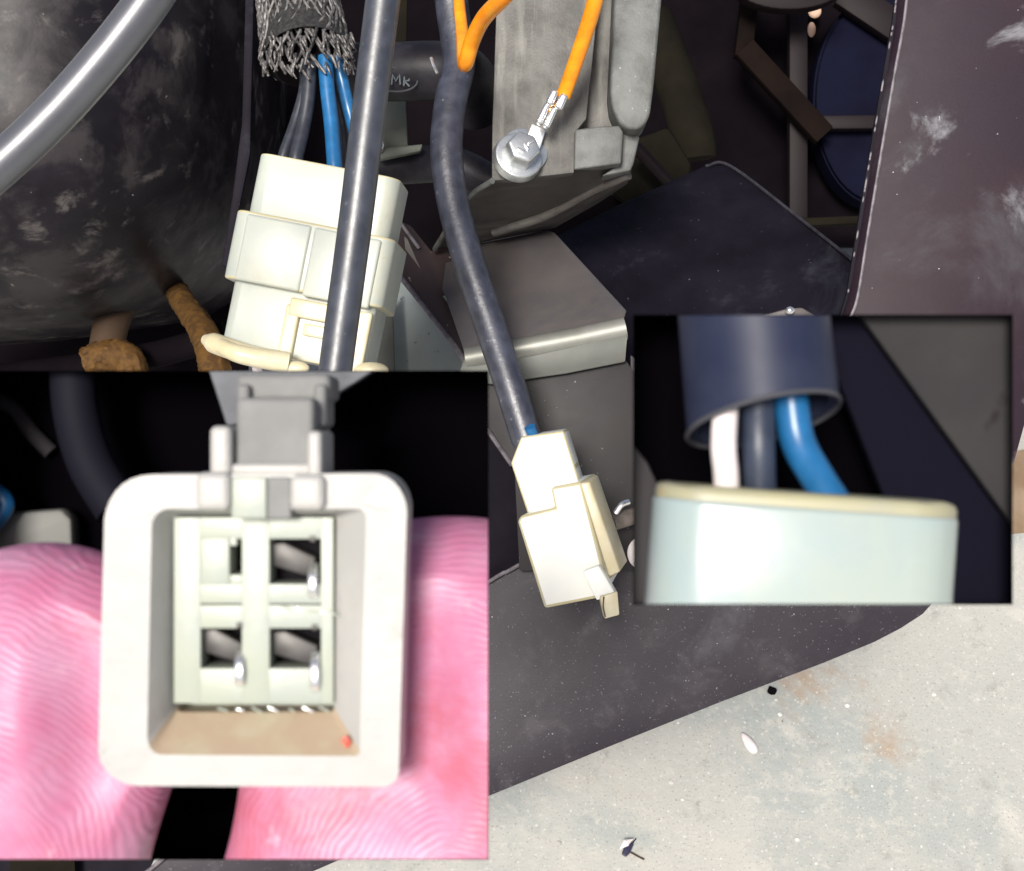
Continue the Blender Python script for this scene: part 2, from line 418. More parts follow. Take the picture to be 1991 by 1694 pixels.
# ------------------------------------------------------------------ maroon side panel on the right
e = thing('side_panel', P(1850, 860, .27), 'dusty maroon black side panel with a bright worn edge', 'panel')
edge = [(1768, -60), (1757, 40), (1741, 130), (1712, 300), (1684, 470), (1668, 570), (1655, 612), (1632, 650)]
finish(slab(edge + [(1640, 700), (1800, 870), (1930, 930), (1972, 900), (2000, 800), (2060, 740), (2400, 560), (2400, -300), (1800, -300)], .27, (-14, 4, 26), 2), 'sheet', paint_maroon, e)
finish(tube([(x + 1, y, .2695) for x, y in edge], 3.2, n=8, seg=8), 'rim', edge_worn, e)
finish(slab([(x - 3, y) for x, y in edge] + [(x - 22, y + 2) for x, y in edge[::-1]], .272, (0, 0, 10), 2), 'hem', dark_navy, e)
bm = bmesh.new()
for i in range(22):
    t = random.random(); y = -20 + t * 600
    k = [j for j in range(len(edge) - 1) if edge[j][1] <= y <= edge[j + 1][1]][0]
    u = (y - edge[k][1]) / (edge[k + 1][1] - edge[k][1]); x = edge[k][0] + (edge[k + 1][0] - edge[k][0]) * u
    ellipsoid(frame(.2718, x - 19, y, 10), 0, 0, 0, 2.2, random.uniform(4, 13), 2, bm, 6, 4)
tag(finish(bm, 'chipped_edge', mat('chip', (0.16, 0.14, 0.16), .5, col2=(.08, .07, .08), var_scale=400), e), kind='stuff')

# ------------------------------------------------------------------ black lower panel
e = thing('chassis_panel', P(1300, 1300, .335), 'dusty black lower chassis panel with rounded corner over the concrete', 'panel')
lower = [(560, 1716), (800, 1612), (949, 1549), (1200, 1446), (1400, 1366), (1600, 1290), (1700, 1249), (1752, 1222), (1795, 1194), (1818, 1168), (1824, 1140), (1800, 1080), (1600, 900), (1240, 700), (1226, 690), (1228, 1000), (1050, 1080), (1012, 1098), (949, 1134), (700, 1300), (330, 1660), (250, 1730)]
finish(slab(lower, .34, (0, 0, 14), 2), 'sheet', paint_black, e)
finish(tube([(240, 1712, .3385), (330, 1658, .3385), (700, 1290, .3385), (949, 1132, .3385), (985, 1112, .3385), (1012, 1097, .3385)], 4, seg=8), 'worn_lip', edge_worn, e)
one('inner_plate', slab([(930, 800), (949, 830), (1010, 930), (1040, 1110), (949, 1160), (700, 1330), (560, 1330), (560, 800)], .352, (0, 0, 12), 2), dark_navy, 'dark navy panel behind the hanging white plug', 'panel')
one('pale_strip', tube([(945, 832, .35), (996, 905, .35)], 5, seg=8), edge_worn, 'thin bare metal strip running behind the plug top', 'strip')
for nm, pts, m, lab in (('olive_plate', [(22, 1600), (140, 1600), (150, 1760), (16, 1760)], olive, 'olive plate peeking out at the foot of the navy panel'),
                        ('navy_plate', [(-60, 1600), (330, 1600), (260, 1760), (-60, 1760)], dark_navy, 'navy plate behind the olive plate under the chassis edge')):
    one(nm, slab(pts, .36 if nm == 'navy_plate' else .355, (0, 0, 8), 1), m, lab, 'plate')

# steel bracket with a bend, and the plate it is bolted to
e = thing('steel_bracket', P(1080, 760, .335), 'bent bare steel bracket below the alloy casting', 'bracket')
finish(slab([(1078, 452, .372), (1060, 448, .374), (870, 486, .378), (860, 560, .362), (905, 690, .335), (1100, 655, .335), (1200, 630, .335), (1214, 618, .337), (1218, 604, .340)], .34, (0, 0, 8), 1.5), 'top_face', sheet, e)
finish(slab([(893, 722, .3335), (905, 686, .3345), (1100, 651, .3345), (1203, 626, .3345), (1219, 640, .3335), (1219, 660, .333), (1216, 704, .334), (1100, 727, .334), (952, 748, .334)], .334, (0, 0, 8), 3), 'flange', sheet_flange, e)
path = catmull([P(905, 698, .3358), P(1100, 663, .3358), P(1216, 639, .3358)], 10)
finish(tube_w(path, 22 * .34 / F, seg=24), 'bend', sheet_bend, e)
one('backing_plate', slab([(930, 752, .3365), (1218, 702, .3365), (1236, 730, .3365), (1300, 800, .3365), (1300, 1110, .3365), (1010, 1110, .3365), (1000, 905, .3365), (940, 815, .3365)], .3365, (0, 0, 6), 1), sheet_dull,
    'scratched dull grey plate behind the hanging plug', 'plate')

# frame rail with dots, pale plate left of it
e = thing('frame_rail', P(850, 600, .36), 'rusty maroon frame rail with two pale rivets', 'rail')
finish(slab([(768, 425, .375), (800, 440, .375), (838, 488, .375), (870, 480, .375), (925, 640, .36), (960, 730, .35), (985, 800, .345), (930, 800, .345), (905, 705, .35), (775, 530, .375)], .36, (0, 0, 20), 3), 'web', mat('rail_paint', (0.042, 0.026, 0.026), 0.5, col2=(0.026, 0.018, 0.020), var_scale=50, spots=[((.3, .28, .25), 600, .72, .76)]), e)
finish(tube([(772, 424, .370), (815, 483, .370)], 3.5, seg=8), 'lip', edge_worn, e)
finish(tube([(770, 528, .371), (840, 616, .362), (905, 706, .347), (928, 800, .343)], 5, seg=8), 'lip', edge_worn, e)
for (x, y, rx, ry, d) in ((815, 503, 18, 11, .373), (880, 582, 21, 11, .364)):
    finish(ellipsoid(frame(d), x, y, 0, rx, ry, 8), 'rivet', mat('rivet_metal', (0.33, 0.35, 0.33), 0.5, metal=0.4), e)
one('pale_plate', slab([(690, 500), (780, 530), (910, 706), (935, 830), (640, 830), (680, 640)], .395, (0, 0, 10), 1), grey_green, 'pale grey green plate between the plug and the frame rail', 'plate')
one('green_post', slab([(690, 640), (762, 560), (772, 830), (690, 830)], .385, (0, 0, 10), 2), mat('post_green', (0.035, 0.038, 0.033), .6, var=.4, var_scale=60), 'dull green post beside the pale plate', 'post')  # plain dull green post

# black hose elbow with raised oval emblem, pale label plates
e = thing('hose_elbow', P(800, 150, .34), 'black rubber hose elbow with a raised oval emblem', 'hose')
finish(tube([(690, 140, .35), (760, 140, .348), (850, 138, .346), (905, 150, .35), (930, 210, .36)], 56, seg=32), 'hose', hose_black, e)
s = frame(.3405, 768, 155, 4)
bm = bmesh.new()
path = [s @ Vector((44 * math.cos(a), 23 * math.sin(a), 0)) for a in (2 * math.pi * i / 48 for i in range(49))]
tube_w(path, 2.0 * .34 / F, bm, 8, cap=False)
finish(bm, 'oval_ring', mat('emblem', (0.035, 0.038, 0.044), 0.5), e)
for glyph in ([(-16, -10, ), (-14, 6), (-20, 11), (-25, 5)], [(-6, 10), (-5, -10), (2, 3), (8, -11), (11, 9)], [(18, 11), (18, -11), (28, -8), (27, 0), (18, 1), (29, 11)]):
    path = [s @ Vector((x, y, 1)) for x, y in glyph]
    path = [path[0]] + [q for a, b_ in zip(path, path[1:]) for q in (a.lerp(b_, .5), b_)]
    finish(tube_w(path, 2.0 * .34 / F, seg=8), 'letter', mat('emblem_letter', (0.085, 0.10, 0.11), 0.45), e)
one('hose_clip', tube([(838, 112, .322), (843, 128, .322), (850, 142, .323)], 3.5, seg=8), tin, 'tiny bright wire clip on the hose elbow', 'clip')
one('pale_tag', slab([(738, 196), (788, 194), (793, 284), (738, 292)], .37, (0, 0, 10), 2), sage, 'pale sage plate below the hose elbow', 'plate')
e = thing('pale_ledge', P(770, 300, .368), 'pale sage ledge with a screw below the sage plate', 'ledge')
finish(slab([(730, 288), (822, 280), (818, 294), (732, 312)], .366, (0, 0, 20), 3), 'shelf', sage, e)
finish(ellipsoid(frame(.365), 738, 284, 0, 9, 14, 8), 'screw', tin, e)
one('olive_strip', slab([(768, -30), (792, -30), (790, 80), (766, 82)], .38, (0, 0, 10), 1), olive, 'olive strip behind the straight black cable', 'strip')
one('lower_hose', tube([(690, 330, .378), (790, 322, .378), (880, 322, .372), (960, 360, .372)], 36, seg=24), hose_black, 'short black hose under the sage ledge', 'hose')

# ------------------------------------------------------------------ alloy casting
e = thing('alloy_casting', P(1090, 350, .34), 'grey cast alloy engine block corner with machined face', 'casting')
finish(slab([(967, -40), (1168, -40), (1152, 120), (1140, 232), (1118, 258), (1116, 336), (1030, 346), (956, 352), (957, 250)], .33, (0, 0, 120), 2.5), 'machined_face', cast, e)
finish(slab([(1150, -40), (1215, -40), (1205, 262), (1125, 262)], .338, (0, 0, 90), 2), 'recess', cast, e)
bm = slab([(1196, -40), (1290, -40), (1272, 160), (1264, 222), (1256, 240), (1240, 252), (1222, 252), (1204, 240), (1190, 212), (1186, 180)], .327, (0, 0, 110), 7, 4)
finish(bm, 'column', cast_raw, e)
finish(slab([(1118, 252), (1160, 246), (1204, 244), (1212, 256), (1208, 318), (1116, 330)], .3295, (0, 0, 90), 4, 3), 'boss', cast_raw, e)
finish(slab([(1207, 258), (1236, 256), (1244, 266), (1232, 318), (1226, 332), (1170, 342), (1208, 316)], .334, (0, 0, 90), 4, 3), 'corner', cast_raw, e)
finish(slab([(956, 351, .3305), (1060, 338, .3305), (1116, 333, .3305), (1230, 318, .336), (1226, 345, .342), (1168, 384, .352), (1084, 432, .364), (960, 462, .372), (846, 492, .378), (842, 480, .372), (905, 392, .345)], .345, (0, 0, 70), 2), 'underside', cast_brown, e)
finish(tube([(957, 352, .3295), (906, 390, .343), (846, 484, .371)], 6, seg=10), 'flange_edge', cast_raw, e)
finish(tube([(1222, 340, .3385), (1150, 372, .3465), (1060, 420, .357), (960, 452, .366)], 10, seg=12), 'rib', cast_brown, e)

# hex flange bolt
e = thing('hex_bolt', P(1010, 302, .325), 'zinc plated hex flange bolt in the alloy casting', 'bolt')
Mb = frame(.3265, 1008, 304, 0, -16, -16)
def cyl(M, r, z0, z1, n=40, bevel=0, rot=0, r2=None):
    tmp = bmesh.new()
    a = [tmp.verts.new((r * math.cos(2 * math.pi * i / n + rot), r * math.sin(2 * math.pi * i / n + rot), z0)) for i in range(n)]
    q = r2 or r
    b_ = [tmp.verts.new((q * math.cos(2 * math.pi * i / n + rot), q * math.sin(2 * math.pi * i / n + rot), z1)) for i in range(n)]
    tmp.faces.new(a); tmp.faces.new(b_[::-1])
    for i in range(n):
        tmp.faces.new((a[i], b_[i], b_[(i + 1) % n], a[(i + 1) % n]))
    bmesh.ops.recalc_face_normals(tmp, faces=tmp.faces[:])
    if bevel:
        bmesh.ops.bevel(tmp, geom=[x for x in tmp.edges], offset=bevel, segments=3, profile=.5, affect='EDGES', clamp_overlap=True)
    bmesh.ops.transform(tmp, matrix=M, verts=tmp.verts[:])
    return tmp
finish(cyl(Mb, 47, -6, 16, 48, 4, r2=50), 'flange', zinc, e)
finish(cyl(Mb, 33, -44, 4, 6, 5, rot=.25, r2=36), 'hex_head', zinc, e)
for (x, y, a) in ((-8, 10, .4), (14, -8, -.5), (4, 2, 1.2)):
    finish(box(Mb @ Matrix.Translation((x, y, -45.5)) @ Matrix.Rotation(a, 4, 'Z'), -8, 8, -2.5, 2.5, -1.5, 3, 1), 'mark', tin, e)
finish(cyl(frame(.3285, 1022, 290, 0, -16, -16), 46, 0, 10, 40, 2), 'ring_lug', zinc, e)

# orange wire with crimp
e = thing('orange_wire', P(1095, 190, .318), 'orange wire with a silver crimp reaching the hex bolt', 'wire')
finish(tube([(1166, -40, .30), (1152, 20, .305), (1128, 95, .312), (1096, 186, .319)], lambda t: 16.5 - 1 * t, seg=20), 'insulation', orange, e)
Mc = frame(.318, 1084, 192, 25)
for x0, x1 in ((-17, -2), (2, 18)):
    finish(box(Mc, x0, x1, -12, 20, -14, 10, 5), 'crimp_wing', tin, e)
for x0, x1 in ((-15, -2), (1, 14)):
    finish(box(frame(.3195, 1062, 230, 25), x0, x1, -26, 18, -10, 8, 5), 'crimp_barrel', tin, e)
finish(box(frame(.320, 1076, 208, 25), -10, 10, -14, 14, -6, 6, 4), 'conductor', mat('copper', (0.75, 0.36, 0.10), .35, metal=.6), e)
finish(slab([(1034, 240), (1062, 252), (1050, 290), (1018, 285)], .3275, (0, 0, 8), 2), 'lug_neck', zinc, e)
one('orange_loop', tube([(1010, -40, .27), (978, -4, .275), (940, 36, .285), (918, 80, .292), (906, 122, .296), (902, 118, .302), (899, 70, .312), (893, 10, .318), (890, -30, .32)], lambda t: 17 - 6 * max(0, t - .45) * 1.4, seg=18), orange,
    'bent loop of orange wire beside the alloy casting', 'wire')

# ------------------------------------------------------------------ black tank on the left
e = thing('black_tank', P(200, 600, .36), 'scuffed glossy black plastic tank with dusty smears', 'tank')
bm = bmesh.new()
rows = 40; cols = 40
def tankpt(u, v):
    # u 0..1 left to right, v 0..1 top to bottom; edge profile bulges out and tucks under
    xr = 492 - 6 * v - 90 * max(0, v - .72) ** 1.3 * 2.2
    x = -260 + u * (xr + 260)
    yb = 640 - 90 * (u ** 2.2)
    y = -140 + v * (yb + 140)
    d = .332 + .062 * u ** 4.5 + .055 * v ** 5
    return P(x, y, d)
g = [[bm.verts.new(tankpt(i / cols, j / rows)) for i in range(cols + 1)] for j in range(rows + 1)]
back = [[bm.verts.new(tankpt(i / cols, j / rows) + FWD * (.06 + .0)) for i in range(cols + 1)] for j in range(rows + 1)]
for j in range(rows):
    for i in range(cols):
        bm.faces.new((g[j][i], g[j][i + 1], g[j + 1][i + 1], g[j + 1][i]))
        bm.faces.new((back[j][i], back[j + 1][i], back[j + 1][i + 1], back[j][i + 1]))
for j in range(rows):
    bm.faces.new((g[j][cols], back[j][cols], back[j + 1][cols], g[j + 1][cols])); bm.faces.new((g[j][0], g[j + 1][0], back[j + 1][0], back[j][0]))
for i in range(cols):
    bm.faces.new((g[rows][i], g[rows][i + 1], back[rows][i + 1], back[rows][i])); bm.faces.new((g[0][i], back[0][i], back[0][i + 1], g[0][i + 1]))
wobble(bm, .0018, 28)
finish(bm, 'shell', plastic_tank, e, angle=60)
one('tank_bracket', slab([(478, -40), (494, -40), (486, 300), (462, 420), (446, 520), (430, 516), (452, 380), (470, 240)], .372, (0, 0, 12), 2), dark_navy, 'thin navy strap down the tank edge', 'strap')
one('brown_pipe', tube([(232, 540, .41), (228, 590, .41), (214, 640, .41), (206, 690, .41)], 34, seg=24), brown_tube, 'dull brown pipe below the black tank', 'pipe')
bm = tube([(168, 706, .39), (205, 694, .39), (248, 700, .39), (262, 760, .39)], 32, n=14, seg=24)
wobble(bm, .0007, 700)
one('ochre_clump', bm, ochre, 'knotted ochre braid under the brown pipe', 'braid')
bm = tube([(322, 530, .425), (356, 588, .40), (392, 640, .38), (412, 690, .37), (424, 760, .365)], lambda t: 20 + 8 * t, n=14, seg=24)
wobble(bm, .0006, 900)
one('ochre_sleeve', bm, ochre, 'ochre braided sleeve running down beside the white plug', 'sleeve')
one('steel_pipe', tube([(240, 700, .40), (340, 676, .40)], 20, seg=20), mat('pipe_steel', (0.10, 0.12, 0.15), .4, metal=.4), 'short dull steel pipe beside the ochre braid', 'pipe')
one('dark_hose', tube([(-60, 740, .40), (140, 716, .40), (300, 690, .40), (440, 650, .40)], 26, seg=20), dark_matte, 'dark hose crossing under the black tank', 'hose')

# near silver cable
one('silver_cable', tube([(330, -60, .20), (262, 38, .20), (180, 140, .20), (96, 232, .20), (0, 322, .20), (-90, 396, .20)], 42, n=14, seg=40), sheath, 'shiny silver grey cable crossing in front of the tank', 'cable')

# ------------------------------------------------------------------ braided sleeve, wires, plug
e = thing('braided_sleeve', P(590, 130, .30), 'grey braided sleeve with a frayed end above the white plug', 'sleeve')
def slr(t): return 70 + 12 * t
bm = tube([(572, -60, .315), (580, 0, .312), (590, 50, .308), (598, 112, .304)], slr, n=12, seg=48, cap=False)
finish(bm, 'braid_tube', braid, e)
bm = bmesh.new()
for fam in (-1, 1):                     # two crossing families of strands, ends worked loose
    for k in range(34):
        a0 = 2 * math.pi * (k + .3 * random.random()) / 34
        yend = 112 + random.uniform(-10, 34) + 14 * math.cos(a0 + math.pi)
        pts = []
        for m_ in range(9):
            t = m_ / 8
            y = -30 + (yend + 30) * t
            a = a0 + fam * (.95 * t + .05 * random.uniform(-1, 1))
            rad = 77 + 11 * t + (random.uniform(-2, 7) if t > .85 else 0) + (1.5 if (m_ + k) % 2 else -1.5)
            cx = 574 + 24 * (y + 30) / 150
            pts.append((cx + rad * math.cos(a), y + random.uniform(-2, 2), .309 - .005 * t + rad * math.sin(a) * .304 / F))
        tube(pts, lambda t: 3.3 * (1 - .5 * max(0, t - .8) * 5 * .6), bm, n=2, seg=6)
    for k in range(46):
        a = math.pi * random.uniform(1.0, 2.0)
        y = random.uniform(60, 128); rad = 89
        x = 596 + rad * math.cos(a); z = .304 + rad * math.sin(a) * .304 / F
        ln = random.uniform(14, 26); sl = fam * random.uniform(.1, .5) + .2
        tube([(x, y, z), (x + ln * sl * .5, y + ln * .5, z - .0006), (x + ln * sl, y + ln, z - .0002)], lambda t: 3.0 * (1 - .6 * t), bm, n=3, seg=6)
tag(finish(bm, 'frayed_strand', fray, e), kind='stuff')
bm = tube([(596, 60, .306), (600, 140, .303)], 60, seg=32)
finish(bm, 'dark_core', dark_matte, e)

for nm, pts, r, m, lab in (
    ('black_wire', [(590, 110, .300), (592, 170, .299), (575, 235, .298), (552, 300, .296), (545, 330, .296)], 11, wire_black, 'black wire on the outer side entering the white plug'),
    ('black_wire', [(602, 110, .298), (600, 180, .297), (590, 245, .296), (576, 305, .294), (572, 335, .294)], 14, wire_black, 'thicker black wire beside the blue wire entering the plug'),
    ('blue_wire', [(632, 110, .298), (636, 170, .297), (644, 240, .296), (650, 320, .294), (652, 345, .294)], 14.5, wire_blue, 'bright blue wire entering the white plug beside the cable'),
    ('blue_wire', [(655, 110, .302), (666, 160, .302), (680, 220, .303), (700, 300, .302), (708, 350, .302)], 12.5, wire_blue, 'blue wire passing behind the straight black cable'),
    ('black_wire', [(640, 120, .306), (652, 180, .306), (668, 250, .306), (674, 340, .304)], 9, wire_black, 'thin black wire between the two blue wires')):
    one(nm, tube(pts, r, seg=16), m, lab, 'wire')

e = thing('white_plug', P(600, 700, .29), 'large tiered white nylon plug joining the braided harness', 'connector')
M1 = frame(.285, 632, 318, 11.3, 3, 0)
def rbox(M, x0, x1, y0, y1, z0, z1, r, small=3, bm=None):
    """box with strongly rounded upright (y) edges"""
    bm = bm or bmesh.new()
    tmp = bmesh.new()
    bmesh.ops.create_cube(tmp, size=1)
    for v in tmp.verts:
        v.co = Vector((x0 + (v.co.x + .5) * (x1 - x0), y0 + (v.co.y + .5) * (y1 - y0), z0 + (v.co.z + .5) * (z1 - z0)))
    ed = [e_ for e_ in tmp.edges if abs((e_.verts[0].co - e_.verts[1].co).normalized().y) > .9]
    bmesh.ops.bevel(tmp, geom=ed, offset=r, segments=6, profile=.5, affect='EDGES', clamp_overlap=True)
    ed = [e_ for e_ in tmp.edges if e_.calc_face_angle(0) > math.radians(60)]
    bmesh.ops.bevel(tmp, geom=ed, offset=small, segments=3, profile=.5, affect='EDGES', clamp_overlap=True, material=1)
    bmesh.ops.transform(tmp, matrix=M, verts=tmp.verts[:])
    merge(bm, tmp)
    return bm
finish(rbox(M1, -136, 148, 0, 134, 8, 170, 30), 'upper_housing', [nylon, nylon_edge], e)
finish(rbox(M1, -152, 166, 120, 256, -16, 190, 26, 5), 'collar', [nylon, nylon_edge], e)
finish(box(M1, -126, 3, 126, 256, -20, 0, 5), 'collar_panel', nylon, e)
finish(box(M1, 10, 142, 128, 262, -23, 0, 5), 'collar_panel', nylon, e)
finish(rbox(M1, -134, 152, 250, 385, 4, 170, 20), 'lower_housing', [nylon, nylon_edge], e)
finish(box(M1, -18, 10, 282, 400, -10, 10, 5), 'latch_rail', nylon_aged, e)
finish(box(M1, -12, 72, 268, 304, -12, 10, 5), 'latch_bridge', nylon_aged, e)
finish(box(M1, 22, 74, 312, 336, -8, 10, 4), 'latch_hook', nylon_aged, e)
finish(box(M1, 118, 150, 268, 390, -6, 10, 5), 'latch_rail', nylon_aged, e)
finish(tube([(398, 660, .283), (440, 676, .28), (500, 694, .279), (560, 704, .281)], lambda t: 20 - 18 * max(0, .14 - t) * 4, seg=18), 'lever', nylon_aged, e)
finish(tube([(428, 672, .279), (470, 690, .277), (560, 706, .279)], lambda t: 15 + 6 * t, seg=18), 'lever', nylon_aged, e)
finish(ellipsoid(frame(.279), 574, 716, 0, 28, 14, 16), 'foot', nylon_aged, e)
finish(ellipsoid(frame(.28), 722, 720, 0, 34, 16, 16), 'foot', nylon_aged, e)
finish(slab([(486, 698), (508, 698), (512, 760), (498, 760)], .286, (0, 0, 8), 2), 'strap', wire_white, e)

# straight black cable
one('black_cable', tube([(752, -60, .245), (742, 20, .245), (718, 210, .245), (690, 440, .245), (652, 722, .245), (640, 840, .245)], lambda t: 34 - 1.5 * t, n=14, seg=40), rubber, 'straight black cable hanging in front of the large white plug', 'cable')

# ------------------------------------------------------------------ second cable with hanging plug
e = thing('sleeved_cable', P(1022, 850, .31), 'black sleeved cable bending down to the hanging plug', 'cable')
finish(tube([(872, -60, .33), (880, 20, .33), (892, 120, .328), (876, 200, .325), (868, 290, .322), (880, 390, .32), (912, 510, .317), (955, 640, .314), (990, 745, .311), (1020, 842, .309), (1023, 850, .309)],
            lambda t: 33 - 5 * t, n=12, seg=36, squash=lambda t: .72 + .28 * min(1, t * 1.6)), 'outer_sleeve', rubber_old, e)
finish(tube([(1014, 836, .309), (1022, 862, .309)], 10, seg=14), 'white_wire', wire_white, e)
finish(tube([(1030, 830, .305), (1036, 846, .306), (1042, 866, .308)], 11, seg=14), 'blue_wire', wire_blue, e)

e = thing('hanging_plug', P(1110, 1180, .31), 'white nylon plug hanging open in front of the black panel', 'connector')
finish(slab([(1013, 850), (1096, 838), (1118, 908), (1152, 1020), (1036, 1030), (993, 901)], .303, (12, -6, 84), 4, 3, bmat=1), 'neck', [nylon_lit, nylon_edge], e)
finish(slab([(1005, 1014), (1012, 1003), (1078, 988), (1070, 948), (1131, 937), (1180, 1128), (1160, 1164), (1058, 1184)], .300, (36, -14, 110), 7, 4, bmat=1), 'socket', [nylon_lit, nylon_edge], e)
finish(slab([(1128, 940), (1146, 937), (1206, 1112), (1184, 1122)], .2995, (22, -12, 90), 4, 3), 'side_rib', nylon_aged, e)
finish(slab([(1132, 1112), (1164, 1100), (1196, 1154), (1160, 1168)], .297, (6, -2, 24), 3, 2), 'latch_arm', nylon_lit, e)
finish(slab([(1166, 1160), (1201, 1150), (1205, 1196), (1176, 1204)], .2965, (-2, -2, 22), 3, 2), 'latch_hook', nylon_aged, e)
finish(tube([(1174, 1160, .2962), (1173, 1180, .2962), (1177, 1200, .2962)], 1.4, seg=6), 'seam', mat('seam_dirt', (0.05, 0.045, 0.04), .8), e)
# bolt shank and washer right of the plug
e = thing('bolt_shank', P(1215, 1005, .33), 'rusty bolt shank beside the hanging plug', 'bolt')
finish(tube([(1190, 1016, .328), (1290, 985, .333)], 17, seg=18), 'shank', mat('shank', (0.12, 0.10, 0.085), .5, metal=.4, var=.6, var_scale=500), e)
finish(tube([(1196, 998, .325), (1208, 982, .325), (1222, 976, .326)], 6, seg=10), 'bright_thread', tin, e)
bm = cyl(frame(.331, 1252, 1076, 0, 20, 0), 33, -4, 6, 40, 2)
one('white_washer', bm, wire_white, 'white washer on the backing plate beside the plug', 'washer')

# ------------------------------------------------------------------ bits on the concrete
pts = [Pfloor(x, y, .0006) for x, y in ((1900, 905), (1960, 880), (2060, 860), (2080, 960), (2050, 1010), (1990, 1035), (1940, 1040), (1890, 1000))]
bm = bmesh.new(); add_prism(bm, pts, Vector((0, 0, -.0005)))
one('rust_stain', bm, mat('rust_stain', (0.20, 0.13, 0.075), .85, col2=(0.30, 0.22, 0.15), var_scale=40, blobs=[((.42, .38, .32), 30, .55, .7)], bump=.3), 'brown rust stain on the concrete beside the side panel foot', 'stain')
p = Pfloor(1455, 1448)
bm = bmesh.new(); bmesh.ops.create_uvsphere(bm, u_segments=16, v_segments=10, radius=1)
for v in bm.verts: v.co = Vector((v.co.x * .0018 * (1 - .35 * v.co.y), v.co.y * .0044, v.co.z * .0012 + .0012))
bmesh.ops.transform(bm, matrix=Matrix.Translation(p) @ Matrix.Rotation(math.radians(28), 4, 'Z'), verts=bm.verts[:])
one('seed_husk', bm, wire_white, 'small white seed husk lying on the concrete', 'husk')
p = Pfloor(1500, 1346)
bm = bmesh.new(); bmesh.ops.create_icosphere(bm, subdivisions=2, radius=.0016); wobble(bm, .0006, 600)
bmesh.ops.translate(bm, verts=bm.verts[:], vec=p + Vector((0, 0, .0012)))
one('black_crumb', bm, dark_matte, 'black crumb on the concrete beside the panel edge', 'crumb')
e = thing('dead_insect', Pfloor(1220, 1655), 'dead insect with a pale wing on the concrete', 'insect')
def ftube(pts, r, z):
    q = [Pfloor(x, y) + Vector((0, 0, z)) for x, y in pts]
    return tube_w(catmull(q, 4), r, seg=8)
finish(ftube([(1213, 1666), (1220, 1655), (1228, 1644)], lambda t: .0014 * (1 - .8 * abs(t - .4)), .0014), 'body', mat('insect', (0.03, 0.03, 0.06), .3), e)
finish(ftube([(1228, 1644), (1236, 1634)], .0002, .0012), 'antenna', dark_matte, e)
finish(ftube([(1226, 1660), (1240, 1668), (1252, 1674)], .00025, .001), 'leg', brown_tube, e)
finish(ftube([(1204, 1658), (1216, 1646), (1230, 1638)], lambda t: .0012 * (1 - abs(2 * t - 1)) + .0001, .0026), 'wing', wire_white, e)
bm = bmesh.new()
for k in range(45):
    x, y = random.uniform(960, 2000), random.uniform(1180, 1700)
    q = Pfloor(x, y); r = random.choice((.0003, .0004, .0004, .0005, .0008))
    tmp = bmesh.new(); bmesh.ops.create_icosphere(tmp, subdivisions=1, radius=r)
    for v in tmp.verts: v.co = Vector((v.co.x * random.uniform(.7, 1.6), v.co.y, v.co.z * .5))
    bmesh.ops.translate(tmp, verts=tmp.verts[:], vec=q + Vector((0, 0, r * .4)))
    merge(bm, tmp)
tag(finish(bm, 'concrete_grit', mat('grit', (0.72, 0.71, 0.68), .8, col2=(0.3, 0.28, 0.25), var_scale=60)), 'pale grit scattered over the concrete', 'grit', kind='stuff')

# ------------------------------------------------------------------ open display boxes with the close-ups
def open_box(x0, y0, x1, y1, d0, d1, name, label):
    """open black tray; returns the planes of its four walls for trimming what it holds"""
    t = thing(name, P((x0 + x1) / 2, y1, d1), label, 'tray')
    c4 = [(x0, y0), (x1, y0), (x1, y1), (x0, y1)]
    th = 1.0
    o4 = [(x0 - th, y0 - th), (x1 + th, y0 - th), (x1 + th, y1 + th), (x0 - th, y1 + th)]
    for i in range(4):
        j = (i + 1) % 4
        bm = bmesh.new()
        vs = [bm.verts.new(P(*q)) for q in ((*c4[i], d0), (*c4[j], d0), (*c4[j], d1), (*c4[i], d1), (*o4[i], d0), (*o4[j], d0), (*o4[j], d1), (*o4[i], d1))]
        for q in ((0, 1, 2, 3), (7, 6, 5, 4), (0, 4, 5, 1), (1, 5, 6, 2), (2, 6, 7, 3), (3, 7, 4, 0)):
            bm.faces.new([vs[a] for a in q])
        finish(bm, 'wall', inset_black, t, smooth=False)
    finish(slab(c4, d1, (0, 0, 12)), 'back', inset_black, t, smooth=False)
    cx, cy = (x0 + x1) / 2, (y0 + y1) / 2
    finish(tube([(cx, cy, d1 + .001), (cx, cy, .352)], 26, n=2, seg=14), 'support_rod', inset_black, t)
    planes = []
    for i in range(4):
        j = (i + 1) % 4
        a, b_ = P(*c4[i], d0), P(*c4[j], d0)
        n = (a - CAM).cross(b_ - CAM).normalized()
        mid = P(cx, cy, d0)
        if (mid - CAM).dot(n) > 0: n = -n
        planes.append((CAM - n * 1e-5 * 2, n))
    planes.append((P(cx, cy, d1 - .0002), FWD))
    return t, planes

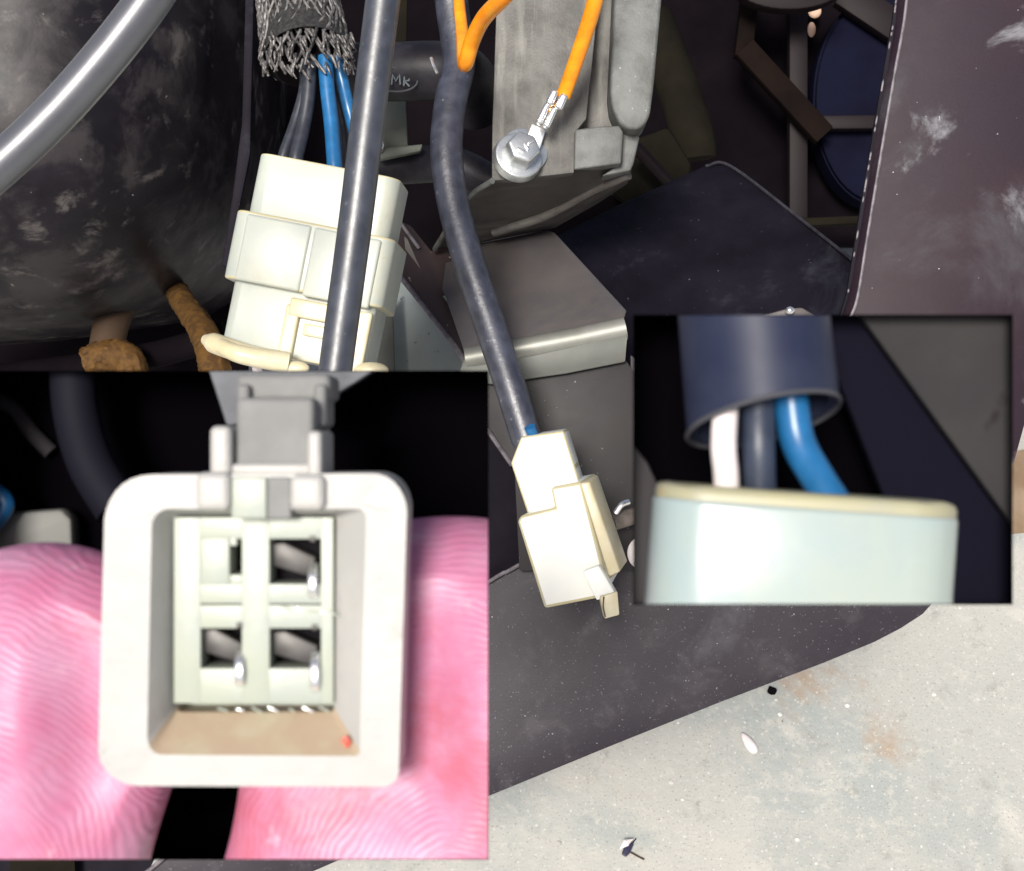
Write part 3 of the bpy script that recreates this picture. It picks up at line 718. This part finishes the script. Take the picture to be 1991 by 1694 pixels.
# ---- box one: plug held between fingertips
DA = .093
tA, clA = open_box(-60, 722, 949, 1671, .112, .125, 'display_tray', 'shallow black tray behind the fingertips and the held white plug')
MA = frame(DA)
e = thing('held_plug', P(490, 1530, DA + .003), 'white nylon plug held open end forward between pink fingertips', 'connector')
def rounded(x0, y0, x1, y1, r, n=7, corners=None, skew=0):
    r = r if isinstance(r, (list, tuple)) else [r] * 4
    out = []
    for (cx, cy, a0, rr) in ((x0 + r[0], y0 + r[0], 180, r[0]), (x1 - r[1], y0 + r[1], 270, r[1]), (x1 - r[2], y1 - r[2], 0, r[2]), (x0 + r[3], y1 - r[3], 90, r[3])):
        for k in range(n + 1):
            a = math.radians(a0 + 90 * k / n)
            out.append((cx + rr * math.cos(a), cy + rr * math.sin(a)))
    return [(x + skew * (y - y0) / (y1 - y0), y) for x, y in out]
def ring(outer, inner, z0, z1, M, bevel=0, inner2=None, z2=80, stained=()):
    """hollow shell between two outlines with equal point counts"""
    bm = bmesh.new()
    n = len(outer)
    L4 = [[bm.verts.new(M @ Vector((x, y, z))) for x, y in o] for o, z in ((outer, z0), (inner, z0), (inner2, z2), (inner2, z1), (outer, z1))]
    for a, b_ in ((0, 1), (1, 2), (2, 3), (3, 4), (4, 0)):
        for i in range(n):
            j = (i + 1) % n
            f_ = bm.faces.new((L4[a][i], L4[a][j], L4[b_][j], L4[b_][i]))
            if a in (1, 2) and i in stained: f_.material_index = 1
    if bevel:
        ed = [x for x in bm.edges if x.calc_face_angle(0) > math.radians(60)]
        bmesh.ops.bevel(bm, geom=ed, offset=bevel * DA / F, segments=4, profile=.5, affect='EDGES', clamp_overlap=True, material=2)
    return bm
OUT = rounded(205, 922, 792, 1528, (88, 70, 28, 84), skew=-18)
INN = rounded(296, 990, 712, 1470, (34, 18, 10, 36), skew=-12)
shell = mat('shell_nylon', (0.375, 0.37, 0.355), .45, spec=.4, col2=(0.42, 0.41, 0.39), var_scale=160, blobs=[((0.30, 0.275, 0.25), 130, 0.54, 0.74), ((0.26, 0.25, 0.26), 420, 0.60, 0.78)], sss=.15, sss_col=(.001, .001, .0008), bump=.22, bump_scale=500)
shell_edge = mat('shell_edge', (0.30, 0.285, 0.26), .5, col2=(0.20, 0.17, 0.15), var_scale=420, blobs=[((0.10, 0.085, 0.09), 500, 0.60, 0.74)], bump=.3, bump_scale=700)
cream_in = mat('cream_inner', (0.325, 0.35, 0.285), .4, col2=(0.31, 0.34, 0.30), var_scale=300, sss=.15, sss_col=(.001, .001, .0008), bump=.08, bump_scale=900)
stain = mat('stained_inner', (0.36, 0.27, 0.19), .45, col2=(0.40, 0.355, 0.25), var_scale=220, blobs=[((0.30, 0.17, 0.11), 180, 0.56, 0.75)])
ZC = 62
MC = frame(DA * (1 + ZC / F))
k = 1 + 80 / F
INN2 = [(995.5 + (x - 995.5) * k, 847 + (y - 847) * k) for x, y in rounded(344, 1004, 654, 1384, (16, 10, 8, 16), skew=-4)]
bm = ring(OUT, INN, 0, 176, MA, 18, INN2, 80, range(16, 29))
wobble(bm, .00014, 420)
finish(bm, 'shell', [shell, stain, shell_edge], e)
finish(box(MA, 300, 690, 990, 1460, 160, 175, 0), 'back_wall', cream_in, e)
# core with four cells (coordinates as seen at the core's own depth)
for (a, b_) in ((338, 390), (470, 524), (624, 648)):
    finish(box(MC, a, b_, 1006, 1368, 0, 98, 1.5), 'core_wall', cream_in, e)
for (a, b_) in ((1006, 1048), (1136, 1174), (1177, 1222), (1300, 1368)):
    finish(box(MC, 339, 647, a, b_, .6, 98, 1.5), 'core_wall', cream_in, e)
finish(box(MC, 388, 446, 1046, 1138, 1.2, 96, 3), 'filler', cream_in, e)
finish(box(MC, 446, 460, 1046, 1062, 1.4, 96, 2), 'filler', cream_in, e)
finish(box(MC, 446, 472, 1118, 1138, 1.4, 96, 2), 'filler', cream_in, e)
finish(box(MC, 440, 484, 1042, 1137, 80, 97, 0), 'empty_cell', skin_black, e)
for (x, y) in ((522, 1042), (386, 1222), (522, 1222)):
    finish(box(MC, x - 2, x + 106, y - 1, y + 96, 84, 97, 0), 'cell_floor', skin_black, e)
# thin bent blade terminals with bright curled tips
blade = mat('blade_metal', (0.045, 0.042, 0.04), .45, metal=.4, var=.5, var_scale=500, rough_var=.1)
for (x, y, dx, ln) in ((530, 1058, 0, 1.0), (396, 1226, -8, 1.05), (532, 1230, 2, 1.15)):
    t = finish(slab([(x, y), (x + 22, y - 2), (x + 82 + dx, y + 26), (x + 82 + dx, y + 62), (x + 60, y + 60), (x, y + 42)], DA * (1 + (ZC + 26) / F), (3, -2, 10), 2), 'terminal', blade, e)
    pth = [MC @ Vector((x + 78 + dx + a_, y + 40 + b_ * ln, z_)) for a_, b_, z_ in ((0, 0, 12), (1, 18, -8), (2, 40, -14), (1, 58, -8), (0, 70, 10))]
    finish(tube_w(catmull(pth, 6), 9.5 * DA / F, seg=16, squash=lambda t_: .3), 'contact_tip', tin, t)
    finish(box(MC, x + 72 + dx, x + 84 + dx, y - 16, y - 4, -2, 20, 2), 'lance_notch', blade, t)
# glints on the ribbed moulding, put in as small bright bars
for i, x in enumerate(range(420, 640, 34)):
    finish(box(MA @ Matrix.Translation((x, 1392, ZC)) @ Matrix.Rotation(random.uniform(.2, .6), 4, 'Z'), -random.uniform(3, 15), random.uniform(4, 14), -1.8, 1.8, -3, 6, 1.5), 'rib_glint', tin if i % 2 else cream_in, e)
for i in range(5):
    finish(box(MA @ Matrix.Translation((548 + 24 * i, 1190 + 3 * i, ZC)) @ Matrix.Rotation(random.uniform(.2, .6), 4, 'Z'), -random.uniform(4, 18), random.uniform(5, 16), -2, 2, -3, 6, 1.5), 'rib_glint', tin if i % 2 else cream_in, e)
finish(slab([(662, 1440), (672, 1430), (682, 1442), (676, 1456)], DA + .0002, (0, 0, 6), 1), 'red_fleck', mat('red_fleck', (0.55, 0.06, 0.03), .5), e)
# latch on top
latch = mat('latch_grey', (0.17, 0.17, 0.168), .6, spec=.25, col2=(0.21, 0.21, 0.205), var_scale=200, bump=.1, bump_scale=700)
finish(box(MA, 450, 604, 772, 915, 40, 300, 12, 4), 'latch_tongue', latch, e)
finish(box(MA, 446, 606, 902, 926, 18, 120, 8), 'latch_lip', shell, e)
finish(box(MA, 404, 446, 828, 930, 10, 200, 14, 4), 'latch_post', shell, e)
finish(box(MA, 596, 624, 838, 930, 4, 200, 11, 4), 'latch_post', shell, e)
finish(box(MA, 384, 452, 918, 992, -26, 160, 16, 4), 'latch_cheek', shell, e)
finish(box(MA, 566, 634, 922, 992, -26, 160, 16, 4), 'latch_cheek', shell, e)
finish(box(MA, 452, 520, 928, 1008, -10, 120, 4), 'latch_channel', cream_in, e)
finish(box(MA, 520, 566, 928, 1008, -4, 120, 4), 'latch_channel', latch, e)
for x0, x1 in ((436, 462), (592, 618)):
    finish(box(MA @ Matrix.Translation((0, 0, 0)), x0, x1, 742, 830, 120, 260, 10, 4), 'latch_arm', latch, e)
finish(clip(box(MA, 430, 622, 720, 776, 150, 320, 14, 4), clA), 'latch_hinge', latch, e)

# fingertips
MF = frame(.1042)
def finger(bm, axis, rx, rz, mi, seg=200, n=60):
    (ax, ay), (bx, by), zc = axis
    M = MF
    v = Vector((bx - ax, by - ay)); ln = v.length; v.normalize(); nrm = Vector((-v.y, v.x))
    rings = []
    prof = []
    for k in range(60):
        a = math.pi / 2 * k / 59
        prof.append((-math.cos(a), math.sin(a) ** .9))
    R = rx[1]
    pts = [(q[0] * R, q[1]) for q in prof[1:]] + [(ln * k / 110, 1 - .10 * math.sin(math.pi * k / 110)) for k in range(1, 111)]
    tip = bm.verts.new(M @ Vector((ax - v.x * R, ay - v.y * R, zc + rz * .25)))
    for (s_, k) in pts:
        c = Vector((ax, ay)) + v * s_
        row = []
        for j in range(seg):
            a = 2 * math.pi * j / seg
            # the pad (towards the viewer) is a flattened dome
            ca, sa = math.cos(a), math.sin(a)
            zz = math.copysign(abs(sa) ** .85, sa) * rz * (k if sa > 0 else k * .92)
            row.append(bm.verts.new(M @ Vector((c.x + nrm.x * ca * rx[0] * k, c.y + nrm.y * ca * rx[0] * k, zc + zz + rz * .25 * (1 - k)))))
        rings.append(row)
    fs = []
    for j in range(seg):
        fs.append(bm.faces.new((tip, rings[0][(j + 1) % seg], rings[0][j])))
    for a, b_ in zip(rings, rings[1:]):
        for j in range(seg):
            fs.append(bm.faces.new((a[j], a[(j + 1) % seg], b_[(j + 1) % seg], b_[j])))
    fs.append(bm.faces.new(rings[-1][::-1]))
    for f_ in fs: f_.material_index = mi
bm = bmesh.new()
finger(bm, ((70, 1380), (-60, 2000), 0), (300, 320), 238, 0)
finger(bm, ((930, 1400), (800, 2000), 8), (470, 385), 246, 1)
MAI = MA.inverted()
for v in bm.verts:                      # soft pads give way round the hard shell
    q = MAI @ v.co
    k = 1 / (1 + q.z / F)               # where the vertex is seen against the shell outline
    x, y = 995.5 + (q.x - 995.5) * k, 847 + (q.y - 847) * k
    dx, dy = max(196 - x, x - 790, 0), max(918 - y, y - 1530, 0)
    sd_ = math.hypot(dx, dy)
    if sd_ < 170:
        t = min(1, sd_ / 170); t = t * t * (3 - 2 * t)
        z = max(q.z, 182 * (1 - t) + min(q.z, 182) * t)
        v.co = MA @ Vector((q.x, q.y, z))
clip(bm, clA)
hand = finish(bm, 'person', [skin('skin_thumb', P(-110, 1700, .10)), skin('skin_index', P(900, 1740, .10))], angle=80)
tag(hand, 'two pink fingertips with fine ridges holding the white plug', 'person')

# dim things behind the held plug
def inA(name, bm, m, label, cat):
    return one(name, clip(bm, clA), m, label, cat)
inA('dim_cable', tube([(140, 690, .116), (148, 800, .116), (176, 900, .115), (230, 990, .114)], 44, seg=20), mat('dim_rubber', (0.006, 0.006, 0.011), .7, spec=.12), 'dim black cable curving behind the held plug', 'cable')
inA('dim_housing', slab([(-80, 1004), (118, 990), (138, 1010), (142, 1100), (-80, 1100)], .121, (0, 0, 60), 10), mat('dim_white', (0.15, 0.15, 0.14), .6), 'blurred pale housing behind the fingertip', 'connector')
inA('dim_blue_wire', tube([(-60, 930, .119), (10, 975, .119), (-20, 1030, .119)], 18, seg=12), wire_blue, 'bit of blue wire above the blurred pale housing', 'wire')
inA('dim_strap', tube([(-60, 760, .124), (20, 790, .124), (60, 840, .124), (100, 880, .124)], 16, seg=12), mat('dim_grey', (0.028, 0.025, 0.028), .8, spec=.1), 'dim grey strap behind the fingertips', 'strap')
inA('dim_sleeve', slab([(398, 700), (470, 700), (620, 700), (760, 700), (690, 745), (618, 790), (440, 830)], .112, (0, 0, 50), 8), mat('dim_sleeve', (0.11, 0.115, 0.125), .6, spec=.2, col2=(.17, .175, .19), var_scale=160), 'pale sleeve rising behind the plug latch', 'sleeve')

# ---- box two: sleeve end and three wires over a plug top
DB = .084
tB, clB = open_box(1232, 613, 1968, 1175, .0965, .106, 'display_tray', 'shallow black tray behind the cut sleeve and its three wires')
def inB(name, bm, m, parent=None, label=None, cat=None):
    o = finish(clip(bm, clB), name, m, parent)
    return tag(o, label, cat) if label else o
e = thing('cut_sleeve', P(1480, 800, DB), 'dark blue black sleeve with a slanting cut end over three wires', 'sleeve')
# hollow sleeve cut on a slant
bm = bmesh.new()
Ms = frame(DB + .006, 1482, 800, -5.5)
rings = []
SEG = 64
def cuty(a):
    # the side towards the viewer is cut higher than the back
    return 14 - 14 * math.cos(a) + 45 * math.sin(a)
Ro, Ri = 142, 122
for (r, part) in ((Ro, 0), (Ro, 1), (Ri, 1), (Ri, 0)):
    row = []
    for j in range(SEG):
        a = 2 * math.pi * j / SEG
        y = -330 if part == 0 else cuty(a)
        fl = 1 + (0.05 if part else 0)
        row.append(bm.verts.new(Ms @ Vector((r * fl * math.cos(a), y, r * fl * math.sin(a)))))
    rings.append(row)
for k in range(4):
    a, b_ = rings[k], rings[(k + 1) % 4]
    for j in range(SEG):
        bm.faces.new((a[j], a[(j + 1) % SEG], b_[(j + 1) % SEG], b_[j]))
bmesh.ops.bevel(bm, geom=[x for x in bm.edges if x.calc_face_angle(0) > math.radians(60)], offset=3 * DB / F, segments=2, affect='EDGES', profile=.5)
sleeve_m = mat('sleeve_pvc', (0.014, 0.018, 0.042), .48, spec=.25, col2=(0.022, 0.027, 0.052), var_scale=160, rough_var=.05)
inB('sleeve', bm, sleeve_m, e)
inB('cut_rim', tube_w([Ms @ Vector((Ro * 1.045 * math.cos(a), cuty(a) + 3, Ro * 1.045 * math.sin(a))) for a in (2 * math.pi * j / 64 for j in range(65))], 5.5 * DB / F, seg=8, cap=False), mat('rim_pvc', (0.055, 0.056, 0.066), .4), e)
DW = DB + .005
for nm, pts, r, m, lab in (
    ('white_wire', [(1416, 700, DW), (1410, 800, DW - .0012), (1407, 870, DW - .0015), (1412, 930, DW - .001), (1412, 1010, DW)], 25, wire_white, 'white wire coming out of the slanting sleeve end'),
    ('black_wire', [(1474, 690, DW), (1474, 790, DW - .0005), (1475, 880, DW - .001), (1480, 1010, DW)], 32, wire_navy, 'black wire between the white and blue wires'),
    ('blue_wire', [(1530, 690, DW), (1538, 780, DW - .0003), (1552, 860, DW - .0005), (1590, 930, DW), (1650, 1020, DW + .0005)], 34, wire_blue, 'blue wire bending outward from the slanting sleeve end')):
    one(nm, clip(tube(pts, r, n=12, seg=24), clB), m, lab, 'wire')
e = thing('plug_top', P(1580, 1175, DB), 'pale translucent plug top under the white, black and blue wires', 'connector')
Mp = frame(DB, 1582, 990, 4.0, 3, 0)
bm = rbox(Mp, -305, 312, 0, 420, 30, 300, 112, 10)
plug_m = mat('plug_top_nylon', (0.29, 0.355, 0.355), .18, col2=(0.33, 0.375, 0.34), var_scale=110, sss=.3, sss_col=(.002, .002, .0015), bump=.03)
inB('housing', bm, plug_m, e)
bm = rbox(Mp, -300, 308, -28, 40, 36, 290, 108, 16)
wobble(bm, .00012, 700)
inB('top_rim', bm, mat('rim_nylon', (0.33, 0.31, 0.19), .45, col2=(0.30, 0.29, 0.21), var_scale=220, blobs=[((.45, .30, .12), 300, .62, .75)], sss=.2, sss_col=(.001, .001, .0006)), e)
inB('side_beam', slab([(1560, 560), (1700, 560), (2060, 1110), (2060, 1400), (1850, 1300)], .1005, (0, 0, 40), 6), mat('beam_navy', (0.0045, 0.0042, 0.0095), .8, spec=.05), None, 'dark navy beam slanting behind the cut sleeve', 'beam')
inB('grey_panel', slab([(1668, 560), (2060, 560), (2060, 1130), (1968, 1018), (1668, 606)], .099, (0, 0, 30), 5), mat('panel_grey', (0.030, 0.028, 0.030), .75, spec=.08, col2=(0.036, 0.034, 0.034), var_scale=120, spots=[((.02, .016, .018), 400, .68, .80)]), None, 'dull grey panel behind the navy beam', 'panel')
inB('maroon_plate', slab([(1180, 800), (1260, 900), (1330, 1050), (1330, 1300), (1180, 1300)], .1005, (0, 0, 30), 5), mat('dim_maroon', (0.014, 0.010, 0.013), .6), None, 'dim maroon panel beside the pale plug top', 'panel')
